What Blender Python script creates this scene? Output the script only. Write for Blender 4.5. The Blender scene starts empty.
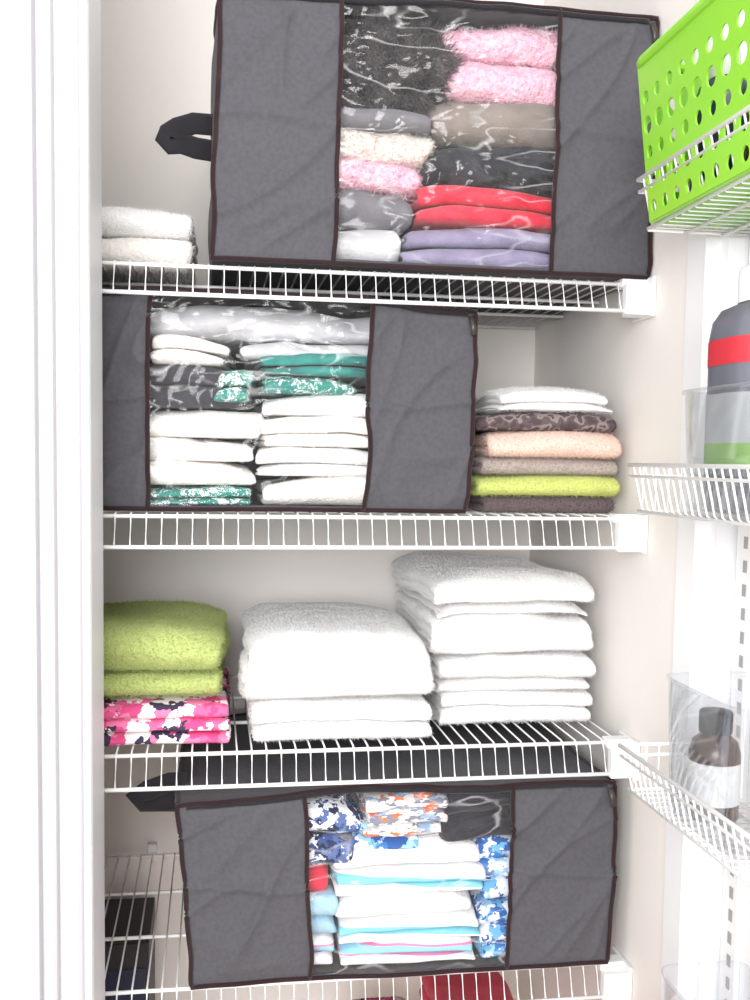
import bpy, bmesh, math, random
from mathutils import Vector, Matrix, noise
random.seed(7)
sc = bpy.context.scene

# ------------------------------------------------------------------ helpers
def lin(c):
    return tuple(((v/255)/12.92 if v/255 <= .04045 else (((v/255)+.055)/1.055)**2.4) for v in c) + (1,)

def new_mat(name):
    m = bpy.data.materials.new(name); m.use_nodes = True
    nt = m.node_tree; nt.nodes.clear()
    out = nt.nodes.new('ShaderNodeOutputMaterial')
    b = nt.nodes.new('ShaderNodeBsdfPrincipled')
    nt.links.new(b.outputs[0], out.inputs[0])
    return m, nt, b, out

def coords(nt):
    g = nt.nodes.new('ShaderNodeTexCoord'); return g.outputs['Object']

def add_bump(nt, b, src, strength, dist):
    bp = nt.nodes.new('ShaderNodeBump'); bp.inputs['Strength'].default_value = strength
    bp.inputs['Distance'].default_value = dist
    nt.links.new(src, bp.inputs['Height']); nt.links.new(bp.outputs[0], b.inputs['Normal'])

def fabric(name, col, col2=None, scale=350, strength=.6, dist=.002, rough=.95, vscale=30, sheen=.15, vlo=.35, vhi=.6):
    m, nt, b, _ = new_mat(name)
    co = coords(nt)
    n = nt.nodes.new('ShaderNodeTexNoise'); n.inputs['Scale'].default_value = scale; n.inputs['Detail'].default_value = 3
    nt.links.new(co, n.inputs['Vector'])
    add_bump(nt, b, n.outputs['Fac'], strength, dist)
    c1 = lin(col); c2 = lin(col2) if col2 else tuple(x*.82 for x in c1[:3])+(1,)
    n2 = nt.nodes.new('ShaderNodeTexNoise'); n2.inputs['Scale'].default_value = vscale; n2.inputs['Detail'].default_value = 6
    nt.links.new(co, n2.inputs['Vector'])
    r = nt.nodes.new('ShaderNodeValToRGB'); r.color_ramp.elements[0].position = vlo; r.color_ramp.elements[1].position = vhi
    r.color_ramp.elements[0].color = c2; r.color_ramp.elements[1].color = c1
    nt.links.new(n2.outputs['Fac'], r.inputs[0]); nt.links.new(r.outputs[0], b.inputs['Base Color'])
    b.inputs['Roughness'].default_value = rough
    b.inputs['Sheen Weight'].default_value = sheen
    b.inputs['Specular IOR Level'].default_value = .2
    return m

def patterned(name, cols, scale=30, kind='voronoi', stretch=(1, 1, 1), bump=.4):
    m, nt, b, _ = new_mat(name)
    co = coords(nt)
    mp = nt.nodes.new('ShaderNodeMapping'); mp.inputs['Scale'].default_value = stretch
    nt.links.new(co, mp.inputs['Vector'])
    if kind == 'voronoi':
        t = nt.nodes.new('ShaderNodeTexVoronoi'); t.inputs['Scale'].default_value = scale
        t.inputs['Randomness'].default_value = 1
        nz = nt.nodes.new('ShaderNodeTexNoise'); nz.inputs['Scale'].default_value = scale*1.5
        nt.links.new(mp.outputs[0], nz.inputs['Vector'])
        mx = nt.nodes.new('ShaderNodeVectorMath'); mx.operation = 'MULTIPLY_ADD'
        mx.inputs[1].default_value = (.03, .03, .03)
        nt.links.new(nz.outputs['Color'], mx.inputs[0]); nt.links.new(mp.outputs[0], mx.inputs[2])
        nt.links.new(mx.outputs[0], t.inputs['Vector'])
        sep = nt.nodes.new('ShaderNodeSeparateColor'); nt.links.new(t.outputs['Color'], sep.inputs[0]); src = sep.outputs[0]
    elif kind == 'stripe':
        t = nt.nodes.new('ShaderNodeTexWave'); t.inputs['Scale'].default_value = scale; t.inputs['Distortion'].default_value = .6
        t.bands_direction = 'DIAGONAL'
        nt.links.new(mp.outputs[0], t.inputs['Vector']); src = t.outputs['Fac']
    else:
        t = nt.nodes.new('ShaderNodeTexNoise'); t.inputs['Scale'].default_value = scale; t.inputs['Detail'].default_value = 1
        nt.links.new(mp.outputs[0], t.inputs['Vector']); src = t.outputs['Fac']
    r = nt.nodes.new('ShaderNodeValToRGB'); r.color_ramp.interpolation = 'CONSTANT'
    lo, hi = (.0, 1.0) if kind != 'noise' else (.32, .68)
    els = r.color_ramp.elements
    els[0].position = 0; els[0].color = lin(cols[0])
    els[1].position = lo+(hi-lo)/len(cols); els[1].color = lin(cols[1])
    for i in range(2, len(cols)):
        e = els.new(lo+(hi-lo)*i/len(cols)); e.color = lin(cols[i])
    nt.links.new(src, r.inputs[0]); nt.links.new(r.outputs[0], b.inputs['Base Color'])
    n = nt.nodes.new('ShaderNodeTexNoise'); n.inputs['Scale'].default_value = 400
    nt.links.new(co, n.inputs['Vector']); add_bump(nt, b, n.outputs['Fac'], bump, .002)
    b.inputs['Roughness'].default_value = .95; b.inputs['Specular IOR Level'].default_value = .2
    return m

def plain(name, col, rough=.5, bump=0, bscale=60, spec=.5):
    m, nt, b, _ = new_mat(name)
    co = coords(nt)
    n = nt.nodes.new('ShaderNodeTexNoise'); n.inputs['Scale'].default_value = bscale; n.inputs['Detail'].default_value = 4
    nt.links.new(co, n.inputs['Vector'])
    r = nt.nodes.new('ShaderNodeValToRGB'); c = lin(col)
    r.color_ramp.elements[0].color = tuple(x*.97 for x in c[:3])+(1,); r.color_ramp.elements[1].color = c
    nt.links.new(n.outputs['Fac'], r.inputs[0]); nt.links.new(r.outputs[0], b.inputs['Base Color'])
    b.inputs['Roughness'].default_value = rough; b.inputs['Specular IOR Level'].default_value = spec
    if bump: add_bump(nt, b, n.outputs['Fac'], bump, .002)
    return m

def clear(name, tint=(255, 255, 255), gloss=.04, rough=.12, haze=.03, wrinkle=0.0, wscale=18, edge=.3, crease_glint=.1):
    m, nt, b, out = new_mat(name); nt.nodes.remove(b)
    tr = nt.nodes.new('ShaderNodeBsdfTransparent'); tr.inputs[0].default_value = lin(tint)
    gl = nt.nodes.new('ShaderNodeBsdfGlossy'); gl.inputs['Roughness'].default_value = rough
    df = nt.nodes.new('ShaderNodeBsdfDiffuse'); df.inputs[0].default_value = (.9, .9, .92, 1)
    lw = nt.nodes.new('ShaderNodeLayerWeight'); lw.inputs['Blend'].default_value = .3
    ma = nt.nodes.new('ShaderNodeMath'); ma.operation = 'MULTIPLY_ADD'; ma.inputs[1].default_value = edge; ma.inputs[2].default_value = gloss
    nt.links.new(lw.outputs['Facing'], ma.inputs[0])
    m1 = nt.nodes.new('ShaderNodeMixShader'); m2 = nt.nodes.new('ShaderNodeMixShader')
    m1.inputs[0].default_value = haze
    nt.links.new(tr.outputs[0], m1.inputs[1]); nt.links.new(df.outputs[0], m1.inputs[2])
    nt.links.new(ma.outputs[0], m2.inputs[0]); nt.links.new(m1.outputs[0], m2.inputs[1]); nt.links.new(gl.outputs[0], m2.inputs[2])
    nt.links.new(m2.outputs[0], out.inputs[0])
    if wrinkle:
        co = coords(nt)
        mp = nt.nodes.new('ShaderNodeMapping'); mp.inputs['Scale'].default_value = (1, 1, 3.0); mp.inputs['Rotation'].default_value = (0, .55, 0)
        nt.links.new(co, mp.inputs[0])
        n = nt.nodes.new('ShaderNodeTexNoise'); n.inputs['Scale'].default_value = wscale; n.inputs['Detail'].default_value = 1.5
        n.inputs['Distortion'].default_value = .2
        nt.links.new(mp.outputs[0], n.inputs['Vector'])
        s = nt.nodes.new('ShaderNodeMath'); s.operation = 'SUBTRACT'; s.inputs[1].default_value = .5
        a = nt.nodes.new('ShaderNodeMath'); a.operation = 'ABSOLUTE'
        nt.links.new(n.outputs['Fac'], s.inputs[0]); nt.links.new(s.outputs[0], a.inputs[0])
        bp = nt.nodes.new('ShaderNodeBump'); bp.inputs['Strength'].default_value = wrinkle; bp.inputs['Distance'].default_value = .02
        nt.links.new(a.outputs[0], bp.inputs['Height']); nt.links.new(bp.outputs[0], gl.inputs['Normal'])
        # white highlights painted along the creases, coming and going across the sheet
        n3 = nt.nodes.new('ShaderNodeTexNoise'); n3.inputs['Scale'].default_value = 14
        nt.links.new(co, n3.inputs['Vector'])
        r3 = nt.nodes.new('ShaderNodeMapRange'); r3.inputs[1].default_value = .42; r3.inputs[2].default_value = .60
        r3.inputs[3].default_value = 0; r3.inputs[4].default_value = crease_glint
        nt.links.new(n3.outputs['Fac'], r3.inputs[0])
        r = nt.nodes.new('ShaderNodeMapRange'); r.inputs[1].default_value = 0; r.inputs[2].default_value = .024
        r.inputs[3].default_value = 1; r.inputs[4].default_value = 0
        nt.links.new(a.outputs[0], r.inputs[0])
        mu = nt.nodes.new('ShaderNodeMath'); mu.operation = 'MULTIPLY'
        nt.links.new(r.outputs[0], mu.inputs[0]); nt.links.new(r3.outputs[0], mu.inputs[1])
        ad = nt.nodes.new('ShaderNodeMath'); ad.operation = 'ADD'; ad.inputs[1].default_value = haze
        nt.links.new(mu.outputs[0], ad.inputs[0]); nt.links.new(ad.outputs[0], m1.inputs[0])
    return m

def empty(name):
    e = bpy.data.objects.new(name, None); e.empty_display_size = .05
    sc.collection.objects.link(e); return e

class MB:
    def __init__(s): s.v = []; s.f = []; s.m = []; s.mats = []
    def mi(s, mat):
        if mat not in s.mats: s.mats.append(mat)
        return s.mats.index(mat)
    def grid(s, fn, nu, nv, mat, closeu=False):
        k = s.mi(mat); b = len(s.v)
        cu = nu if closeu else nu+1
        for j in range(nv+1):
            for i in range(cu): s.v.append(tuple(fn(i/nu, j/nv)))
        for j in range(nv):
            for i in range(nu):
                i2 = (i+1) % cu
                s.f.append((b+j*cu+i, b+j*cu+i2, b+(j+1)*cu+i2, b+(j+1)*cu+i)); s.m.append(k)
    def tube(s, path, r, mat, n=6, closed=False, flat=None):
        k = s.mi(mat); b = len(s.v); P = [Vector(p) for p in path]; L = len(P)
        for i, p in enumerate(P):
            if closed: t = (P[(i+1) % L]-P[i-1])
            else: t = P[min(i+1, L-1)]-P[max(i-1, 0)]
            t.normalize()
            ref = Vector((0, 0, 1)) if abs(t.z) < .9 else Vector((0, 1, 0))
            if flat: ref = Vector(flat)
            a = t.cross(ref).normalized(); c = t.cross(a).normalized()
            ra, rc = (r if not isinstance(r, tuple) else r[0]), (r if not isinstance(r, tuple) else r[1])
            for q in range(n):
                an = 2*math.pi*(q+.5)/n
                s.v.append(tuple(p+a*math.cos(an)*ra+c*math.sin(an)*rc))
        seg = L if closed else L-1
        for i in range(seg):
            for q in range(n):
                q2 = (q+1) % n; j = (i+1) % L
                s.f.append((b+i*n+q, b+i*n+q2, b+j*n+q2, b+j*n+q)); s.m.append(k)
        if not closed:
            s.f.append(tuple(b+q for q in range(n))[::-1]); s.m.append(k)
            s.f.append(tuple(b+(L-1)*n+q for q in range(n))); s.m.append(k)
    def box(s, p0, p1, mat):
        k = s.mi(mat); b = len(s.v)
        for x in (p0[0], p1[0]):
            for y in (p0[1], p1[1]):
                for z in (p0[2], p1[2]): s.v.append((x, y, z))
        for f in ((0, 1, 3, 2), (4, 6, 7, 5), (0, 4, 5, 1), (2, 3, 7, 6), (0, 2, 6, 4), (1, 5, 7, 3)):
            s.f.append(tuple(b+i for i in f)); s.m.append(k)
    def prism(s, pts, z0, z1, mat):
        k = s.mi(mat); b = len(s.v); n = len(pts)
        for z in (z0, z1):
            for p in pts: s.v.append((p[0], p[1], z))
        for i in range(n):
            j = (i+1) % n; s.f.append((b+i, b+j, b+n+j, b+n+i)); s.m.append(k)
        s.f.append(tuple(b+i for i in range(n))[::-1]); s.f.append(tuple(b+n+i for i in range(n))); s.m += [k, k]
    def lathe(s, c, prof, mat, n=32, sx=1, sy=1, pw=1):
        def fn(u, v):
            i = v*(len(prof)-1); i0 = min(int(round(i)), len(prof)-1)
            r, z = prof[i0]; a = 2*math.pi*u
            ca, sa = math.cos(a), math.sin(a)
            q = (abs(ca)**pw+abs(sa)**pw)**(-1/pw) if pw != 1 else 1
            return (c[0]+r*ca*q*sx, c[1]+r*sa*q*sy, c[2]+z)
        s.grid(fn, n, len(prof)-1, mat, closeu=True)
    def build(s, name, parent=None, smooth=True, bevel=0, fixn=True, solid=0):
        me = bpy.data.meshes.new(name); me.from_pydata(s.v, [], s.f)
        for m in s.mats: me.materials.append(m)
        me.polygons.foreach_set('material_index', s.m)
        if fixn:
            bm = bmesh.new(); bm.from_mesh(me); bmesh.ops.recalc_face_normals(bm, faces=bm.faces); bm.to_mesh(me); bm.free()
        if smooth:
            me.polygons.foreach_set('use_smooth', [True]*len(me.polygons))
        o = bpy.data.objects.new(name, me); sc.collection.objects.link(o)
        if parent: o.parent = parent
        if solid:
            md = o.modifiers.new('solid', 'SOLIDIFY'); md.thickness = solid; md.offset = 0
        if bevel:
            md = o.modifiers.new('bevel', 'BEVEL'); md.width = bevel; md.segments = 3; md.limit_method = 'ANGLE'
            if smooth:
                md2 = o.modifiers.new('wn', 'WEIGHTED_NORMAL')
        return o

def pile(o, count, length, radius, rnd=.5):
    """short textile pile (terry loops / fur) as real strands"""
    md = o.modifiers.new('pile', 'PARTICLE_SYSTEM')
    ps = o.particle_systems[-1]; st = ps.settings
    st.type = 'HAIR'; st.count = count; st.hair_step = 2; st.render_step = 2; st.display_step = 2
    st.emit_from = 'FACE'; st.use_modifier_stack = False; st.distribution = 'RAND'; st.use_even_distribution = True
    st.normal_factor = length; st.factor_random = length*rnd
    st.hair_length = length
    st.root_radius = 1.0; st.tip_radius = .4; st.radius_scale = radius
    st.material = 1
    ps.seed = 3

# ------------------------------------------------------------------ materials
M_wall = plain('closet_wall_paint', (239, 234, 229), .9, .1, 120)
M_trim = plain('white_trim_paint', (221, 220, 223), .45)
M_door = plain('white_door_paint', (242, 242, 244), .45)
M_white_wall = plain('white_wall_paint', (222, 221, 224), .8, .05, 150)
M_floor = patterned('oak_floor', [(206, 188, 168), (212, 194, 172), (200, 182, 162)], 6, 'stripe', (1, .2, 1), .1)
M_wire = plain('white_vinyl_wire', (248, 248, 248), .35)
M_brk = plain('white_plastic', (240, 240, 240), .4)
M_bag = fabric('charcoal_nonwoven_fabric', (84, 83, 88), (79, 78, 83), 450, .25, .001, .85, 200, .06, vlo=.38, vhi=.58)
M_pipe = fabric('brown_piping', (48, 32, 35), None, 500, .3, .001)
M_strap = fabric('black_webbing', (42, 40, 44), None, 500, .5, .001)
M_zip = plain('zip_metal', (60, 52, 50), .35)
M_film = clear('clear_vinyl_window', gloss=.02, rough=.10, haze=.01, wrinkle=.6, wscale=11, edge=.2, crease_glint=.26)
TW = dict(scale=420, strength=.8, dist=.0035, vscale=420, vlo=.36, vhi=.5)
M_whiteT = fabric('white_terry', (252, 251, 250), (242, 240, 239), **TW)
M_creamT = fabric('cream_cotton', (246, 242, 236), (236, 230, 223), 300, .7, .003, vscale=200)
M_green = fabric('lime_terry', (188, 200, 126), (164, 180, 98), **TW)
M_lime = fabric('bright_lime_terry', (202, 212, 122), (178, 192, 88), **TW)
M_pinkpat = patterned('pink_floral_print', [(236, 110, 158), (250, 245, 245), (230, 92, 148), (70, 60, 84), (250, 240, 240), (240, 130, 172), (250, 240, 240), (222, 84, 140)], 60)
M_peach = fabric('peach_waffle', (236, 206, 192), (218, 182, 166), **TW)
M_taupe = fabric('taupe_terry', (178, 165, 158), (150, 136, 131), **TW)
M_brownpat = patterned('brown_floral_terry', [(84, 72, 76), (98, 86, 88), (140, 126, 124), (86, 74, 78)], 70, 'noise', bump=1)
M_dkbrown = fabric('dark_brown_terry', (104, 90, 92), (74, 62, 66), **TW)
M_fluff = fabric('charcoal_faux_fur', (112, 102, 104), (44, 39, 42), 220, 1, .014, vscale=45, sheen=.3, vlo=.4, vhi=.6)
M_pinkf = fabric('pink_fleece', (240, 194, 210), (226, 170, 190), 260, .8, .005, vscale=150)
M_gtaupe = fabric('grey_taupe_fleece', (134, 124, 118), None, 400, .4, .002)
M_black = fabric('black_fleece', (52, 51, 57), (36, 35, 40), 400, .4, .002)
M_red = fabric('coral_red_fleece', (216, 62, 82), (202, 44, 66), 400, .4, .002)
M_lav = fabric('lavender_fleece', (146, 138, 166), (130, 122, 150), 400, .4, .002)
M_beige = fabric('beige_sherpa', (234, 222, 214), (212, 198, 192), 200, 1, .006, vscale=120)
M_grey = fabric('grey_fleece', (116, 114, 120), None, 400, .4, .002)
M_lgrey = fabric('pale_grey_cotton', (200, 199, 203), None, 300, .4, .002)
M_char = fabric('charcoal_cotton', (66, 64, 71), None, 300, .4, .002)
M_teal = fabric('teal_cotton', (60, 138, 130), (36, 104, 102), 300, .5, .002)
M_tealpat = patterned('teal_white_print', [(56, 132, 122), (232, 236, 232), (76, 144, 134), (56, 132, 122)], 140)
M_navypat = patterned('navy_white_print', [(40, 52, 92), (235, 236, 242), (90, 110, 160), (28, 36, 66), (235, 236, 242), (60, 84, 140)], 80)
M_orange = patterned('orange_grey_plaid', [(228, 118, 76), (206, 204, 204), (240, 236, 232), (130, 134, 150), (236, 236, 236), (150, 176, 205)], 70, 'voronoi', (1, 1, 3))
M_bluepat = patterned('blue_white_print', [(60, 120, 190), (236, 240, 246), (110, 175, 220), (160, 205, 235), (236, 240, 246), (44, 94, 166)], 80)
M_aqua = patterned('aqua_white_stripe', [(250, 250, 250), (250, 250, 250), (250, 250, 250), (134, 206, 222)], 5, 'stripe', (.2, .1, 4))
M_ltblue = fabric('light_blue_terry', (168, 206, 226), None, 300, .6, .002)
M_pinkstripe = patterned('pink_stripe_terry', [(250, 248, 250), (250, 248, 250), (238, 136, 178), (150, 206, 226)], 6, 'stripe', (.2, .1, 4))
M_basket = plain('green_plastic', (138, 206, 54), .3)
M_clearp = clear('clear_acrylic', (250, 251, 252), .03, .05, .03, edge=.35)
M_botgrey = plain('grey_bottle_plastic', (100, 102, 112), .3)
M_label = plain('bottle_label', (178, 182, 184), .5)
M_greenlab = plain('green_label_band', (128, 178, 76), .5)
M_redlab = plain('red_label', (200, 46, 58), .4)
M_amber = plain('amber_glass', (66, 40, 30), .15)
M_wlabel = plain('white_label', (226, 226, 226), .6)
M_blackbox = plain('black_box_card', (34, 34, 40), .5)
M_bluebot = plain('navy_bottle', (36, 44, 70), .3)
M_slot = plain('slot_shadow_metal', (160, 158, 160), .6)

# ------------------------------------------------------------------ room shell
Z0, Z1 = -1.35, 1.15
XL, XR, YB = -.45, .502, .418
def wallbox(name, p0, p1, mat, bevel=0):
    m = MB(); m.box(p0, p1, mat); return m.build(name, smooth=False, bevel=bevel)
wallbox('wall_back', (XL-.1, YB, Z0), (XR+.1, YB+.1, Z1), M_wall)
wallbox('wall_right', (XR, -.118, Z0), (XR+.1, YB, Z1), M_wall)
wallbox('wall_left', (XL-.1, -.03, Z0), (XL, YB, Z1), M_wall)
wallbox('wall_front', (-1.6, -.125, Z0), (-.13, -.03, Z1+.6), M_white_wall)
wallbox('ceiling', (XL-.1, -.03, Z1), (XR+.1, YB+.1, Z1+.1), M_white_wall)
wallbox('floor', (-1.6, -2.6, Z0-.1), (1.6, YB+.1, Z0), M_floor)
m = MB()
pr = [(-.116, -.03), (-.116, -.136), (-.1175, -.140), (-.121, -.140), (-.1215, -.132), (-.1250, -.132), (-.1265, -.139), (-.130, -.1455), (-.136, -.148), (-.1435, -.1485),
      (-.1445, -.138), (-.1475, -.138), (-.149, -.150), (-.152, -.156), (-.156, -.158), (-.1585, -.158), (-.1592, -.145), (-.1627, -.145), (-.1645, -.159), (-.168, -.164), (-.174, -.164), (-.1765, -.158), (-.177, -.12), (-.14, -.12), (-.14, -.03)]
m.prism(pr, Z0, Z1, M_trim); m.build('trim_1', smooth=False)
m = MB()
m.prism([(.500, -.118), (.500, -.108), (.498, -.110), (.498, -.150), (.515, -.150), (.515, -.165), (.60, -.165), (.60, -.118)], Z0, Z1, M_door)
m.build('trim_2', smooth=False)
dr = empty('door_1')
m = MB(); m.box((.534, -.90, Z0+.01), (.570, -.170, Z1-.05), M_door); m.build('door_slab', dr, False, .002)
m = MB()
for (a, b) in ((-1.2, -.15), (-.02, .95)):
    for yy in (-.82, -.27): m.box((.530, yy-.008, a), (.535, yy+.008, b), M_door)
    for zz in (a, b): m.box((.530, -.82, zz-.008), (.535, -.27, zz+.008), M_door)
m.build('panel_bead', dr, False, .002)
m = MB()
for zz in (-.9, 0.05, .9):
    m.tube([(.528, -.165, zz-.04), (.528, -.165, zz+.04)], .005, M_brk, 10)
m.build('hinges', dr)

# ------------------------------------------------------------------ wire shelves
def wire_shelf(z, y1=.402):
    e = empty('wire_shelf')
    m = MB(); x = XL+.008
    while x < XR-.012:
        m.tube([(x, y1, z-.0012), (x, .004, z-.0012), (x, -.001, z-.0035), (x, -.015, z-.037)], .00115, M_wire, 6)
        x += .0168
    for (yy, zz, r) in ((.001, z-.0045, .0024), (-.0165, z-.0375, .0024), (y1, z-.004, .0024), (.135, z-.0045, .0024), (.27, z-.0045, .0024)):
        m.tube([(XL+.004, yy, zz), (XR-.006, yy, zz)], r, M_wire, 8)
    m.build('wire_deck', e)
    m = MB()
    m.prism([(XR-.005, -.028), (XR-.0005, -.028), (XR-.0005, .030), (XR-.005, .030)], z-.044, z+.002, M_brk)
    m.box((XR-.034, -.023, z-.042), (XR-.004, -.0095, z-.007), M_brk)
    m.box((XR-.028, -.0095, z-.042), (XR-.004, .006, z-.008), M_brk)
    m.box((XR-.034, -.010, z-.0095), (XR-.004, .010, z+.0015), M_brk)
    m.box((XR-.024, .006, z-.03), (XR-.018, .028, z-.008), M_brk)
    m.build('end_bracket', e, False, .0015)
    m = MB()
    for k in range(4):
        xx = XL+.12+.24*k
        m.box((xx-.007, YB-.012, z-.014), (xx+.007, YB-.0005, z+.012), M_brk)
    m.build('wall_clip', e, False, .002)
    return e
ZS = [.2741, 0.0, -.27, -.5453, -.815]
for z in ZS: wire_shelf(z)

# ------------------------------------------------------------------ cloth pieces
def fold_U(mb, x0, x1, y0, y1, z0, z1, t, mat, amp=.003, seed=0, droop=0, hbase=None, nx=44, fz=1.0, fine=0, sag=0):
    h = z1-z0; a = max((h-t)/2, 0.0005); zc = (z0+z1)/2
    ry = min(a*1.0+t*.15, (y1-y0)*.3)
    P = []
    n1, n2 = (26 if fine else 12), 10
    ys = y0+t/2+ry
    for i in range(n1): P.append((y1+(ys-y1)*i/n1, a))
    for i in range(n2+1):
        an = math.pi/2-math.pi*i/n2
        P.append((ys-ry*math.cos(an), a*math.sin(an)))
    for i in range(1, n1+1): P.append((ys+(y1-ys)*i/n1, -a))
    L = len(P)
    nrm = []
    for i in range(L):
        p, q = P[max(i-1, 0)], P[min(i+1, L-1)]
        ty, tz = q[0]-p[0], q[1]-p[1]; l = math.hypot(ty, tz) or 1
        nrm.append((tz/l, -ty/l))
    def sec(tt):
        o = [(P[i][0]+nrm[i][0]*tt, P[i][1]+nrm[i][1]*tt) for i in range(L)]
        c = [(P[-1][0]+tt*.9, P[-1][1])]
        inn = [(P[i][0]-nrm[i][0]*tt, P[i][1]-nrm[i][1]*tt) for i in range(L-1, -1, -1)]
        return o+c+inn+[(P[0][0]+tt*.9, P[0][1])]
    k = mb.mi(mat); base = len(mb.v); rows = 0
    hb = z0 if hbase is None else hbase
    xs = []
    re = t*.5
    if fine: nx = 90
    for q in (0, .15, .4, .75): xs.append((x0+re*q, math.sqrt(max(1-(1-q)**2, .03))))
    for i in range(nx+1): xs.append((x0+re+(x1-x0-2*re)*i/nx, 1))
    for q in (.75, .4, .15, 0): xs.append((x1-re*q, math.sqrt(max(1-(1-q)**2, .03))))
    for (x, s) in xs:
        S = sec(t/2*s); n = len(S)
        sx = 2*(x-x0)/(x1-x0)-1
        for (y, z) in S:
            zz = zc+z
            yl = (y-y0)/(y1-y0)
            v = noise.noise_vector(Vector((x*9+seed*3.1, y*9, zz*14+seed)))
            w = noise.noise_vector(Vector((x*30+seed*1.7, y*30, zz*45)))
            hf = min(1, (zz-hb)/(.03))
            dz = v.z*amp*fz*max(hf, 0)+w.z*amp*.35*max(hf, .2)
            hh = max(0, min(1, (zz-hb)/max(z1-hb, .001)))
            dz -= droop*(abs(sx)**3.5)*hh
            dz -= droop*.8*(max(0, 1-yl*5)**2)*hh
            dz -= sag*hh*(sx*.5)
            if fine:
                q = noise.noise_vector(Vector((x*230, y*230, zz*230+seed)))*fine
                mb.v.append((x+v.x*amp*1.6+w.x*amp*.4+q.x, y+v.y*amp*1.6+w.y*amp*.5+q.y, zz+dz+q.z))
            else:
                mb.v.append((x+v.x*amp*1.6+w.x*amp*.4, y+v.y*amp*1.6+w.y*amp*.5, zz+dz))
        rows += 1
    for i in range(rows-1):
        for j in range(n):
            j2 = (j+1) % n
            mb.f.append((base+i*n+j, base+i*n+j2, base+(i+1)*n+j2, base+(i+1)*n+j)); mb.m.append(k)
    mb.f.append(tuple(base+j for j in range(n))[::-1]); mb.f.append(tuple(base+(rows-1)*n+j for j in range(n))); mb.m += [k, k]

def towel(name, x0, x1, y0, y1, zb, segs, mat, amp=.0025, droop=0, parent=None, rot=0, seed=None, fz=1.0, fine=0, sag=0, hair=None):
    mb = MB(); sd = random.random()*50 if seed is None else seed
    for i, sg in enumerate(segs):
        a, b, nl = sg[:3]; dx0, dx1, dy = sg[3:] if len(sg) > 3 else (0, 0, 0)
        h = b-a; t = h/(2*nl)
        for k in range(nl):
            jx = random.uniform(-.003, .003)
            fold_U(mb, x0+jx+k*.001+dx0, x1+jx-k*.001+dx1, y0+dy+k*t*.9+random.uniform(0, .003), y1-random.uniform(0, .006), zb+a+k*t, zb+b-k*t, t*.97, mat, amp, sd, droop, zb, fz=fz, fine=fine, sag=sag)
    o = mb.build(name, parent)
    if rot:
        c = Vector(((x0+x1)/2, (y0+y1)/2, zb))
        o.matrix_world = Matrix.Translation(c) @ Matrix.Rotation(math.radians(rot), 4, 'Z') @ Matrix.Translation(-c)
    if hair: pile(o, *hair)
    return o

G = .0008
FN = .0006
def H(n): return (n, .0011, .00035)
# shelf 3, middle stack
z = ZS[2]+G
towel('folded_bath_towel', .050, .262, .016, .28, z, [(0, .023, 1), (.023, .047, 1, -.004, 0, .003)], M_whiteT, .005, .004, fine=FN, hair=H(70000))
towel('folded_bath_towel', .040, .260, .008, .29, z+.0475, [(0, .082, 2)], M_whiteT, .008, .018, seed=3, fine=FN, hair=H(100000))
# right stack
towel('folded_bath_towel', .285, .476, .073, .35, z, [(0, .021, 1), (.021, .041, 1, -.004, 0, .004)], M_whiteT, .005, .003, fine=FN, hair=H(60000))
towel('folded_bath_towel', .281, .485, .068, .35, z+.0415, [(0, .020, 1, .003, -.005, .005), (.0195, .048, 1)], M_whiteT, .007, .006, fine=FN, hair=H(70000))
towel('folded_bath_towel', .272, .481, .062, .35, z+.090, [(0, .051, 2)], M_whiteT, .008, .008, fine=FN, hair=H(70000))
towel('folded_bath_towel', .276, .474, .066, .35, z+.1415, [(0, .017, 1, .004, -.006, .006), (.016, .051, 1, -.003, 0, 0)], M_whiteT, .008, .014, rot=1.5, fine=FN, hair=H(70000))
# left stack
towel('folded_beach_towel', -.22, .020, .016, .24, z, [(0, .018, 1), (.018, .036, 1), (.036, .053, 1)], M_pinkpat, .005, .006)
towel('folded_hand_towel', -.21, .010, .020, .24, z+.0555, [(0, .028, 1)], M_green, .004, .002, fine=FN, hair=(50000, .0018, .0004))
towel('folded_hand_towel', -.21, .013, .012, .24, z+.0840, [(0, .050, 2)], M_green, .007, .014, fine=FN, hair=(80000, .0018, .0004))
# shelf 2 stack
z = G
HS = (26000, .0012, .00038)
towel('folded_washcloth', .318, .484, .032, .22, z, [(0, .020, 1)], M_dkbrown, .003, .002, fine=FN, hair=HS)
towel('folded_washcloth', .310, .486, .026, .22, z+.0205, [(0, .0245, 1)], M_lime, .004, .004, fine=FN, hair=HS)
towel('folded_washcloth', .320, .485, .030, .22, z+.0455, [(0, .021, 1)], M_taupe, .004, .002, fine=FN, hair=HS)
towel('folded_washcloth', .325, .492, .020, .22, z+.067, [(0, .030, 1)], M_peach, .005, .004, fine=FN, hair=HS)
towel('folded_washcloth', .314, .487, .028, .22, z+.0975, [(0, .024, 1)], M_brownpat, .004, .005, fine=FN)
towel('folded_washcloth', .334, .484, .034, .22, z+.122, [(0, .014, 1), (.0135, .030, 1, .006, -.004, .004)], M_whiteT, .005, .008, fine=FN, hair=HS)
# shelf 1 left
z = ZS[0]+G
towel('folded_hand_towel', -.24, -.026, .050, .26, z, [(0, .037, 1)], M_creamT, .004, .003, fine=FN, hair=HS)
towel('folded_hand_towel', -.24, -.022, .052, .26, z+.0375, [(0, .034, 1)], M_whiteT, .004, .004, fine=FN, hair=HS)

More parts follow.
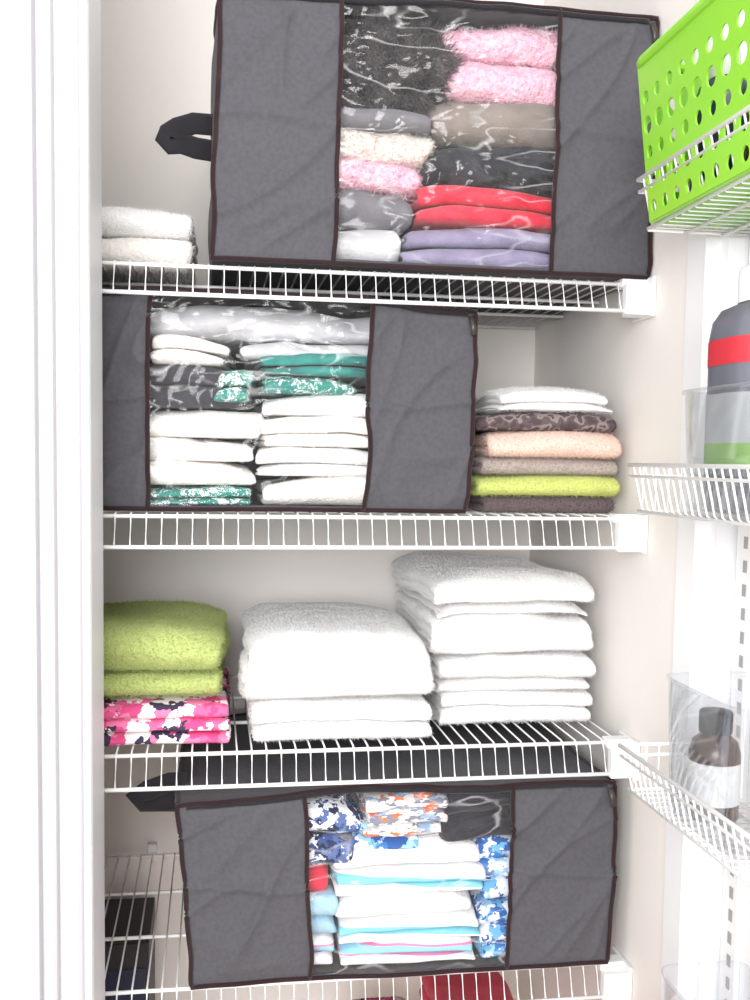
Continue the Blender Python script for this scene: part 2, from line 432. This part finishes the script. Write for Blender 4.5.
# ------------------------------------------------------------------ storage bags
def storage_bag(BL, BR, TR, TL, y0, depth, wl, wr, seed, items, strap=None, bow=.006, bulge=.008):
    e = empty('storage_bag')
    W = (BR[0]-BL[0])
    uL, uR = (wl-BL[0])/W, (wr-BL[0])/W
    zb = min(BL[1], BR[1])
    def pt(u, v, w, film=0):
        x = (BL[0]*(1-u)+BR[0]*u)*(1-v)+(TL[0]*(1-u)+TR[0]*u)*v
        z = (BL[1]*(1-u)+BR[1]*u)*(1-v)+(TL[1]*(1-u)+TR[1]*u)*v
        z += bow*math.sin(math.pi*u)*v*v
        y = y0+depth*w
        e1 = 4*v*(1-v); e2 = 4*w*(1-w); e3 = 4*u*(1-u)
        if w < .5: y -= bulge*e1**.6*(1-2*w)*(.5+.5*e3)
        x += (u-.5)*2*bulge*.8*e1*e2
        z += (bulge*.6*e2*e3 if v > .5 else 0)*(2*v-1)
        q = Vector((x, y, z))
        n1 = noise.noise_vector(q*9+Vector((seed, 0, 0)))
        n2 = noise.noise_vector(q*26+Vector((0, seed, 0)))
        k = min(1, (z-zb)/.03+.15)
        d = n1*.0050+n2*.0018
        r1 = 1-min(1, abs(noise.noise(Vector((x*5+seed, y*5, z*11-x*6))))*5)
        r2 = 1-min(1, abs(noise.noise(Vector((x*13-z*5+seed*2, y*6, z*5+seed))))*5)
        cr = (r1*r1*.0050+r2*r2*.0042)*min(1, e1*3)*(.4 if film else 1)
        cr += .0035*math.exp(-((v-.53-.03*math.sin(u*9+seed))/.02)**2)*(0 if film else 1)
        q += Vector((d.x*k, d.y, d.z*k)); q.y -= cr
        if film:
            r = abs(noise.noise(Vector((x*28+z*12, 0, z*40-x*9+seed))))
            q.y += -r*.006*e1**.5
        return q
    m = MB()
    N = 84
    m.grid(lambda a, b: pt(a*uL, b, 0), 44, N, M_bag)
    m.grid(lambda a, b: pt(uR+a*(1-uR), b, 0), 44, N, M_bag)
    m.grid(lambda a, b: pt(0, b, a), 30, N, M_bag)
    m.grid(lambda a, b: pt(1, b, a), 30, N, M_bag)
    m.grid(lambda a, b: pt(a, 1, b), 70, 30, M_bag)
    m.grid(lambda a, b: pt(a, 0, b), 70, 30, M_bag)
    m.grid(lambda a, b: pt(a, b, 1), 70, 30, M_bag)
    hb, ht = .018, .982
    m.grid(lambda a, b: pt(uL+a*(uR-uL), b*hb, 0), 40, 2, M_bag)
    m.grid(lambda a, b: pt(uL+a*(uR-uL), ht+b*(1-ht), 0), 40, 2, M_bag)
    m.build('fabric_shell', e, fixn=False)
    m = MB(); m.grid(lambda a, b: pt(uL+a*(uR-uL), hb+b*(ht-hb), 0, 1), 90, 90, M_film); m.build('clear_window', e, fixn=False)
    m = MB(); r = .0028
    off = Vector((0, -.0015, 0))
    S = 60
    m.tube([pt(uL, i/S, 0)+off for i in range(S+1)], r, M_pipe, 8)
    m.tube([pt(uR, i/S, 0)+off for i in range(S+1)], r, M_pipe, 8)
    loop = [pt(i/S, 0, 0)+off for i in range(S)]+[pt(1, i/S, 0)+off for i in range(S)]+[pt(1-i/S, 1, 0)+off for i in range(S)]+[pt(0, 1-i/S, 0)+off for i in range(S)]
    m.tube(loop, r, M_pipe, 8, closed=True)
    loop = [pt(i/S, 1, 1) for i in range(S+1)]; m.tube(loop, r, M_pipe, 8)
    for uu in (0, 1):
        m.tube([pt(uu, 1, i/S) for i in range(S+1)], r, M_pipe, 8)
        m.tube([pt(uu, i/S, 1) for i in range(S+1)], r, M_pipe, 8)
    m.build('piping', e)
    m = MB()
    m.tube([pt(.02+.96*i/S, .985, 0)+Vector((0, -.002, 0)) for i in range(S+1)], (.0016, .003), M_strap, 6)
    p = pt(.985, .975, 0)
    m.tube([p+Vector((0, -.005, 0)), p+Vector((.003, -.008, -.012)), p+Vector((.004, -.008, -.022))], (.004, .0015), M_zip, 6)
    m.build('zipper', e)
    if strap:
        m = MB(); m.tube(strap, (.0125, .0016), M_strap, 10, flat=(0, 1, 0))
        m.build('carry_strap', e)
    X0, X1 = wl, wr; Zb, Zt = zb+.004, (TL[1]+TR[1])/2-.002
    for i, it in enumerate(items):
        nm, a0, a1, b0, b1, mat, nl = it[:7]
        amp = it[7] if len(it) > 7 else .004
        yy = it[8] if len(it) > 8 else 0
        x0 = X0+(X1-X0)*a0-(.03 if a0 <= .001 else 0); x1 = X0+(X1-X0)*a1+(.03 if a1 >= .999 else 0)
        z0 = Zb+(Zt-Zb)*b0; z1 = Zb+(Zt-Zb)*b1
        hair = None
        if mat is M_fluff: hair = (40000, .008, .0009)
        elif mat in (M_pinkf, M_beige): hair = (20000, .0020, .0005)
        towel(nm, x0, x1, y0+.010+yy, y0+.20, z0, [((z1-z0)*k/nl, (z1-z0)*(k+1)/nl, 1) for k in range(nl)], mat, amp*1.7, .006, parent=e, seed=seed+i*.37,
              fine=(.003 if mat is M_fluff else (.0010 if mat in (M_pinkf, M_beige) else 0)), sag=random.uniform(-.008, .008), hair=hair)
    return e

storage_bag((-.002, .2775), (.498, .2765), (.499, .568), (.005, .556), -.010, .34, .131, .381, 1.3, [
    ('folded_throw', 0, .54, .60, .99, M_fluff, 1, .008, .004),
    ('pink_blanket', .50, 1, .68, 1.0, M_pinkf, 2, .006, .004),
    ('taupe_blanket', .45, 1, .51, .68, M_gtaupe, 1, .005),
    ('charcoal_blanket', 0, .43, .53, .62, M_grey, 1, .005),
    ('sherpa_blanket', 0, .42, .40, .54, M_beige, 1, .006),
    ('pale_pink_blanket', 0, .40, .30, .41, M_pinkf, 1, .005),
    ('black_blanket', .41, 1, .32, .51, M_black, 1, .005),
    ('red_blanket', .38, 1, .18, .34, M_red, 2, .004),
    ('grey_blanket', 0, .36, .15, .31, M_grey, 1, .005),
    ('lavender_blanket', .33, 1, 0, .18, M_lav, 2, .003),
    ('silver_blanket', 0, .32, 0, .15, M_lgrey, 1, .004)],
    strap=[(.004, .04, .434), (-.022, .038, .434), (-.040, .036, .427), (-.050, .035, .420), (-.053, .034, .413), (-.049, .034, .409), (-.036, .036, .411), (-.020, .038, .407), (.004, .04, .405)], bow=.006)
storage_bag((-.184, .003), (.292, .003), (.299, .232), (-.18, .240), .014, .33, -.072, .172, 4.1, [
    ('white_sheet', .03, .36, .70, .84, M_creamT, 2, .006),
    ('pale_sheet', 0, 1, .84, 1.0, M_lgrey, 1, .007, .02),
    ('charcoal_sheet', 0, .47, .49, .70, M_char, 2, .006, .006),
    ('teal_print_sheet', .30, .49, .52, .68, M_tealpat, 2, .005),
    ('teal_sheet', .52, 1, .66, .78, M_teal, 2, .005),
    ('dark_sheet', .45, 1, .74, .84, M_lgrey, 1, .005, .008),
    ('green_print_sheet', .52, .95, .57, .66, M_tealpat, 1, .005),
    ('white_pillowcase', .52, 1, .46, .57, M_whiteT, 1, .006),
    ('cream_sheet', 0, .50, .34, .47, M_creamT, 1, .007),
    ('cream_sheet', 0, .49, .22, .34, M_whiteT, 1, .006),
    ('cream_sheet', 0, .50, .10, .22, M_creamT, 1, .005),
    ('teal_print_sheet', 0, .47, 0, .10, M_tealpat, 2, .003),
    ('white_sheet', .50, 1, .30, .45, M_creamT, 2, .006),
    ('white_sheet', .51, 1, .15, .30, M_whiteT, 2, .005),
    ('white_sheet', .50, 1, 0, .15, M_creamT, 1, .004)], bow=.010)
storage_bag((-.022, -.543), (.476, -.543), (.480, -.324), (-.038, -.329), -.006, .36, .114, .350, 8.7, [
    ('navy_print_towel', 0, .22, .58, .96, M_navypat, 2, .006),
    ('blue_print_towel', .15, .55, .66, .84, M_bluepat, 2, .006),
    ('orange_plaid_towel', .25, .72, .74, .98, M_orange, 3, .007, .004),
    ('black_towel', .70, 1, .70, .98, M_black, 2, .008),
    ('beach_towel', .13, .87, .56, .70, M_whiteT, 1, .006),
    ('beach_towel', .14, .86, .42, .56, M_aqua, 2, .005),
    ('beach_towel', .13, .85, .28, .42, M_whiteT, 1, .005),
    ('beach_towel', .16, .87, .13, .28, M_aqua, 2, .004),
    ('beach_towel', .15, .86, 0, .13, M_pinkstripe, 2, .003),
    ('red_towel', 0, .12, .42, .57, M_red, 1, .005),
    ('light_blue_towel', 0, .13, .18, .42, M_ltblue, 2, .005),
    ('pink_towel', 0, .14, 0, .18, M_pinkstripe, 2, .003),
    ('blue_print_towel', .87, 1, .34, .70, M_bluepat, 3, .005),
    ('blue_print_towel', .87, 1, 0, .34, M_bluepat, 3, .004)],
    strap=[(-.03, .06, -.325), (-.05, .05, -.322), (-.075, .04, -.328), (-.088, .04, -.336), (-.08, .045, -.343), (-.055, .05, -.345), (-.03, .06, -.350)], bow=.010)

# ------------------------------------------------------------------ items on the low shelf
z = ZS[4]+G
m = MB(); m.box((-.17, .24, z), (-.085, .39, z+.205), M_blackbox)
m.box((-.165, .2385, z+.03), (-.09, .2395, z+.17), M_bluebot)
m.build('black_storage_box', None, False, .003)
towel('folded_red_throw', .30, .41, .04, .25, z, [(0, .05, 1), (.05, .10, 1), (.10, .15, 1)], M_red, .004, .004)
towel('folded_floral_throw', .18, .28, .05, .25, z, [(0, .05, 1), (.05, .10, 1)], M_pinkpat, .004, .004)

# ------------------------------------------------------------------ door racks
RX0, RX1 = .411, .5262
def door_rack(zr, h=.047, ya=-.178, yb=-.82):
    e = empty('door_wire_rack')
    m = MB(); y = ya-.012; zb = zr-h
    while y > yb:
        m.tube([(RX1, y, zb), (RX0+.016, y, zb), (RX0+.010, y, zb+.004), (RX0, y, zr)], .0010, M_wire, 6); y -= .0135
    for (x, zz, r) in ((RX0, zr, .0021), (RX0+.002, zr-.011, .0016), (RX0+.012, zb+.001, .0018), (RX0+.05, zb-.002, .0018), (RX0+.09, zb-.002, .0018)):
        m.tube([(x, ya, zz), (x, yb, zz)], r, M_wire, 8)
    for yy in (ya, yb):
        for zz in (zr, zr-.011): m.tube([(RX0+.001, yy, zz), (RX1, yy, zz)], .0018, M_wire, 8)
        m.tube([(RX0+.012, yy, zb), (RX1, yy, zb)], .0018, M_wire, 8)
        x = RX0+.016
        while x < RX1:
            m.tube([(x, yy, zr), (x, yy, zb)], .0010, M_wire, 6); x += .0135
    m.build('rack_wires', e)
    return e
for zr in (.338, .060, -.225, -.515): door_rack(zr)
m = MB(); m.box((.5275, -.212, -1.2), (.5335, -.190, .95), M_brk)
zz = -1.15
while zz < .9:
    m.box((.5268, -.2045, zz), (.5280, -.1975, zz+.012), M_slot); zz += .024
m.build('slotted_rail_strip', None, False)

# green perforated basket
def basket(x0, x1, ya, yb, z0, z1):
    m = MB()
    fl = .014
    def face(P, nu, nv, rr):
        k = m.mi(M_basket)
        for i in range(nu):
            for j in range(nv):
                b = len(m.v); n = 24
                for q in range(n):
                    a = 2*math.pi*(q+.5)/n; c, s = math.cos(a), math.sin(a)
                    sc_ = 1/max(abs(c), abs(s))
                    m.v.append(tuple(P((i+.5+.5*c*sc_)/nu, (j+.5+.5*s*sc_)/nv)))
                    r_ = rr*(.75+.25*((j) % 2))
                    m.v.append(tuple(P((i+.5+c*r_)/nu, (j+.5+s*r_)/nv)))
                for q in range(n):
                    q2 = (q+1) % n
                    m.f.append((b+2*q, b+2*q2, b+2*q2+1, b+2*q+1)); m.m.append(k)
                cs = []
                for (cx, cy) in ((1, 1), (-1, 1), (-1, -1), (1, -1)):
                    m.v.append(tuple(P((i+.5+.5*cx)/nu, (j+.5+.5*cy)/nv))); cs.append(len(m.v)-1)
                for ci, qq in enumerate((2, 8, 14, 20)):
                    m.f.append((b+2*qq, cs[ci], b+2*((qq+1) % n))); m.m.append(k)
    def quad(A, B, C, D):
        return lambda u, v: (Vector(A)*(1-u)+Vector(B)*u)*(1-v)+(Vector(D)*(1-u)+Vector(C)*u)*v
    lo = [(x0+fl, ya-fl*.6), (x0+fl, yb+fl*.6), (x1-fl*.3, yb+fl*.6), (x1-fl*.3, ya-fl*.6)]
    hi = [(x0, ya), (x0, yb), (x1, yb), (x1, ya)]
    zm = z1-.022
    def lerp2(t): return [(lo[i][0]*(1-t)+hi[i][0]*t, lo[i][1]*(1-t)+hi[i][1]*t) for i in range(4)]
    tm = (zm-z0)/(z1-z0); mid = lerp2(tm)
    for i in range(4):
        j = (i+1) % 4
        ln = (Vector(hi[i])-Vector(hi[j])).length
        nu = max(3, int(ln/.024))
        face(quad((*lo[i], z0), (*lo[j], z0), (*mid[j], zm), (*mid[i], zm)), nu, 5, .33)
        g = quad((*mid[i], zm), (*mid[j], zm), (*hi[j], z1), (*hi[i], z1))
        m.grid(g, 8, 2, M_basket)
    m.grid(quad((*lo[0], z0), (*lo[1], z0), (*lo[2], z0), (*lo[3], z0)), 8, 4, M_basket)
    R = [Vector((*hi[i], z1)) for i in range(4)]
    loop = []
    for i in range(4):
        a, b, c = R[i-1], R[i], R[(i+1) % 4]
        p = b+(a-b).normalized()*.012; q = b+(c-b).normalized()*.012
        for t in (0, .33, .66, 1): loop.append(p*(1-t)**2+b*2*t*(1-t)+q*t*t)
    m.tube(loop, (.0042, .0045), M_basket, 10, closed=True)
    return m.build('perforated_green_basket', None, False, solid=.0018)
basket(.402, .522, -.190, -.47, .2935, .442)

def bottle(name, c, prof, mat, sx=1, sy=1, pw=1, extra=()):
    e = empty(name)
    m = MB(); m.lathe(c, [(0.0001, prof[0][1])]+prof+[(0.0001, prof[-1][1])], mat, 40, sx, sy, pw)
    m.build('bottle_body', e)
    for (nm, pf, mt) in extra:
        m = MB(); m.lathe(c, pf, mt, 40, sx, sy, pw); m.build(nm, e)
    return e
bottle('navy_shampoo_bottle', (.455, -.26, .2955), [(.026, 0), (.027, .004), (.027, .09), (.022, .105), (.012, .112), (.012, .128)], M_bluebot,
       extra=[('bottle_cap', [(.0135, .112), (.0135, .135), (.012, .137), (.0001, .137)], M_brk)])
bottle('brown_lotion_bottle', (.462, -.345, .2955), [(.028, 0), (.029, .004), (.029, .075), (.024, .09), (.012, .096), (.012, .11)], M_amber,
       extra=[('bottle_cap', [(.0135, .096), (.0135, .12), (.0001, .12)], M_blackbox)])

def bin_(x0, x1, ya, yb, z0, z1):
    m = MB(); cx, cy = (x0+x1)/2, (ya+yb)/2; hx, hy = abs(x1-x0)/2, abs(ya-yb)/2
    prof = [(.0001, 0), (.80, 0), (.90, .003), (.93, .01), (1.0, z1-z0-.004), (1.03, z1-z0-.003), (1.03, z1-z0), (.985, z1-z0), (.965, z1-z0-.006), (.91, .012), (.86, .006), (.0001, .006)]
    m.lathe((cx, cy, z0), prof, M_clearp, 64, hx, hy, 7)
    return m.build('clear_plastic_bin')
bin_(.415, .520, -.268, -.46, .0145, .127)
bin_(.424, .520, -.240, -.385, -.2705, -.138)
bin_(.427, .520, -.245, -.42, -.5605, -.425)
bottle('mouthwash_bottle', (.461, -.330, .0215), [(.036, 0), (.038, .004), (.038, .148), (.036, .162), (.030, .172), (.016, .178), (.016, .186)], M_botgrey, sx=.95, sy=1.05, pw=3.5,
       extra=[('front_label', [(.0385, .058), (.0386, .060), (.0386, .098), (.0385, .10)], M_label),
              ('green_label', [(.0385, .040), (.0386, .042), (.0386, .056), (.0385, .058)], M_greenlab),
              ('red_band_label', [(.0385, .124), (.0386, .126), (.0386, .144), (.0384, .146)], M_redlab),
              ('bottle_cap', [(.018, .178), (.018, .205), (.016, .208), (.0001, .208)], M_brk)])
bottle('amber_bottle', (.458, -.285, -.2635), [(.0215, 0), (.023, .003), (.023, .062), (.020, .072), (.013, .078), (.0125, .084)], M_amber,
       extra=[('paper_label', [(.0233, .016), (.0234, .018), (.0234, .052), (.0233, .054)], M_wlabel),
              ('bottle_cap', [(.0145, .080), (.015, .082), (.015, .098), (.0135, .100), (.0001, .100)], M_blackbox)])

# ------------------------------------------------------------------ lights, world
w = bpy.data.worlds.new('World'); sc.world = w; w.use_nodes = True
w.node_tree.nodes['Background'].inputs[0].default_value = (1, .99, .985, 1)
w.node_tree.nodes['Background'].inputs[1].default_value = .9
def area(name, loc, target, size, power, col=(1, 1, 1)):
    l = bpy.data.lights.new(name, 'AREA'); l.shape = 'DISK'; l.size = size; l.energy = power; l.color = col
    o = bpy.data.objects.new(name, l); sc.collection.objects.link(o); o.location = loc
    o.rotation_euler = (Vector(target)-Vector(loc)).to_track_quat('-Z', 'Y').to_euler(); return o
area('added_front_key', (-.45, -2.2, .35), (.2, .2, 0), 1.1, 40, (.99, .99, 1))  # key light added out of view, brightens the closet from front left
area('added_overhead_fill', (.2, -1.5, 1.5), (.2, .2, -.1), .5, 6, (1, .98, .96))  # weak overhead fill, an added source behind the opening

# ------------------------------------------------------------------ camera
yaw, pitch, roll, f, cy, cz, sx, sy = .1489, .0725, .0144, 1014.9, -1.1444, .0612, -10.6522, 33.4954
F = Vector((math.sin(yaw)*math.cos(pitch), math.cos(yaw)*math.cos(pitch), -math.sin(pitch)))
r = Vector((math.cos(yaw), -math.sin(yaw), 0)); u = r.cross(F)
r2 = r*math.cos(roll)+u*math.sin(roll); u2 = -r*math.sin(roll)+u*math.cos(roll)
cam = bpy.data.cameras.new('Camera'); co = bpy.data.objects.new('Camera', cam); sc.collection.objects.link(co)
M = Matrix((r2, u2, -F)).transposed().to_4x4(); M.translation = Vector((0, cy, cz)); co.matrix_world = M
cam.sensor_fit = 'VERTICAL'; cam.sensor_height = 24; cam.lens = f*24/1000
cam.shift_x = -sx/1000; cam.shift_y = sy/1000
cam.clip_start = .01
sc.camera = co
sc.view_settings.view_transform = 'Standard'
sc.view_settings.look = 'None'
sc.view_settings.exposure = .45
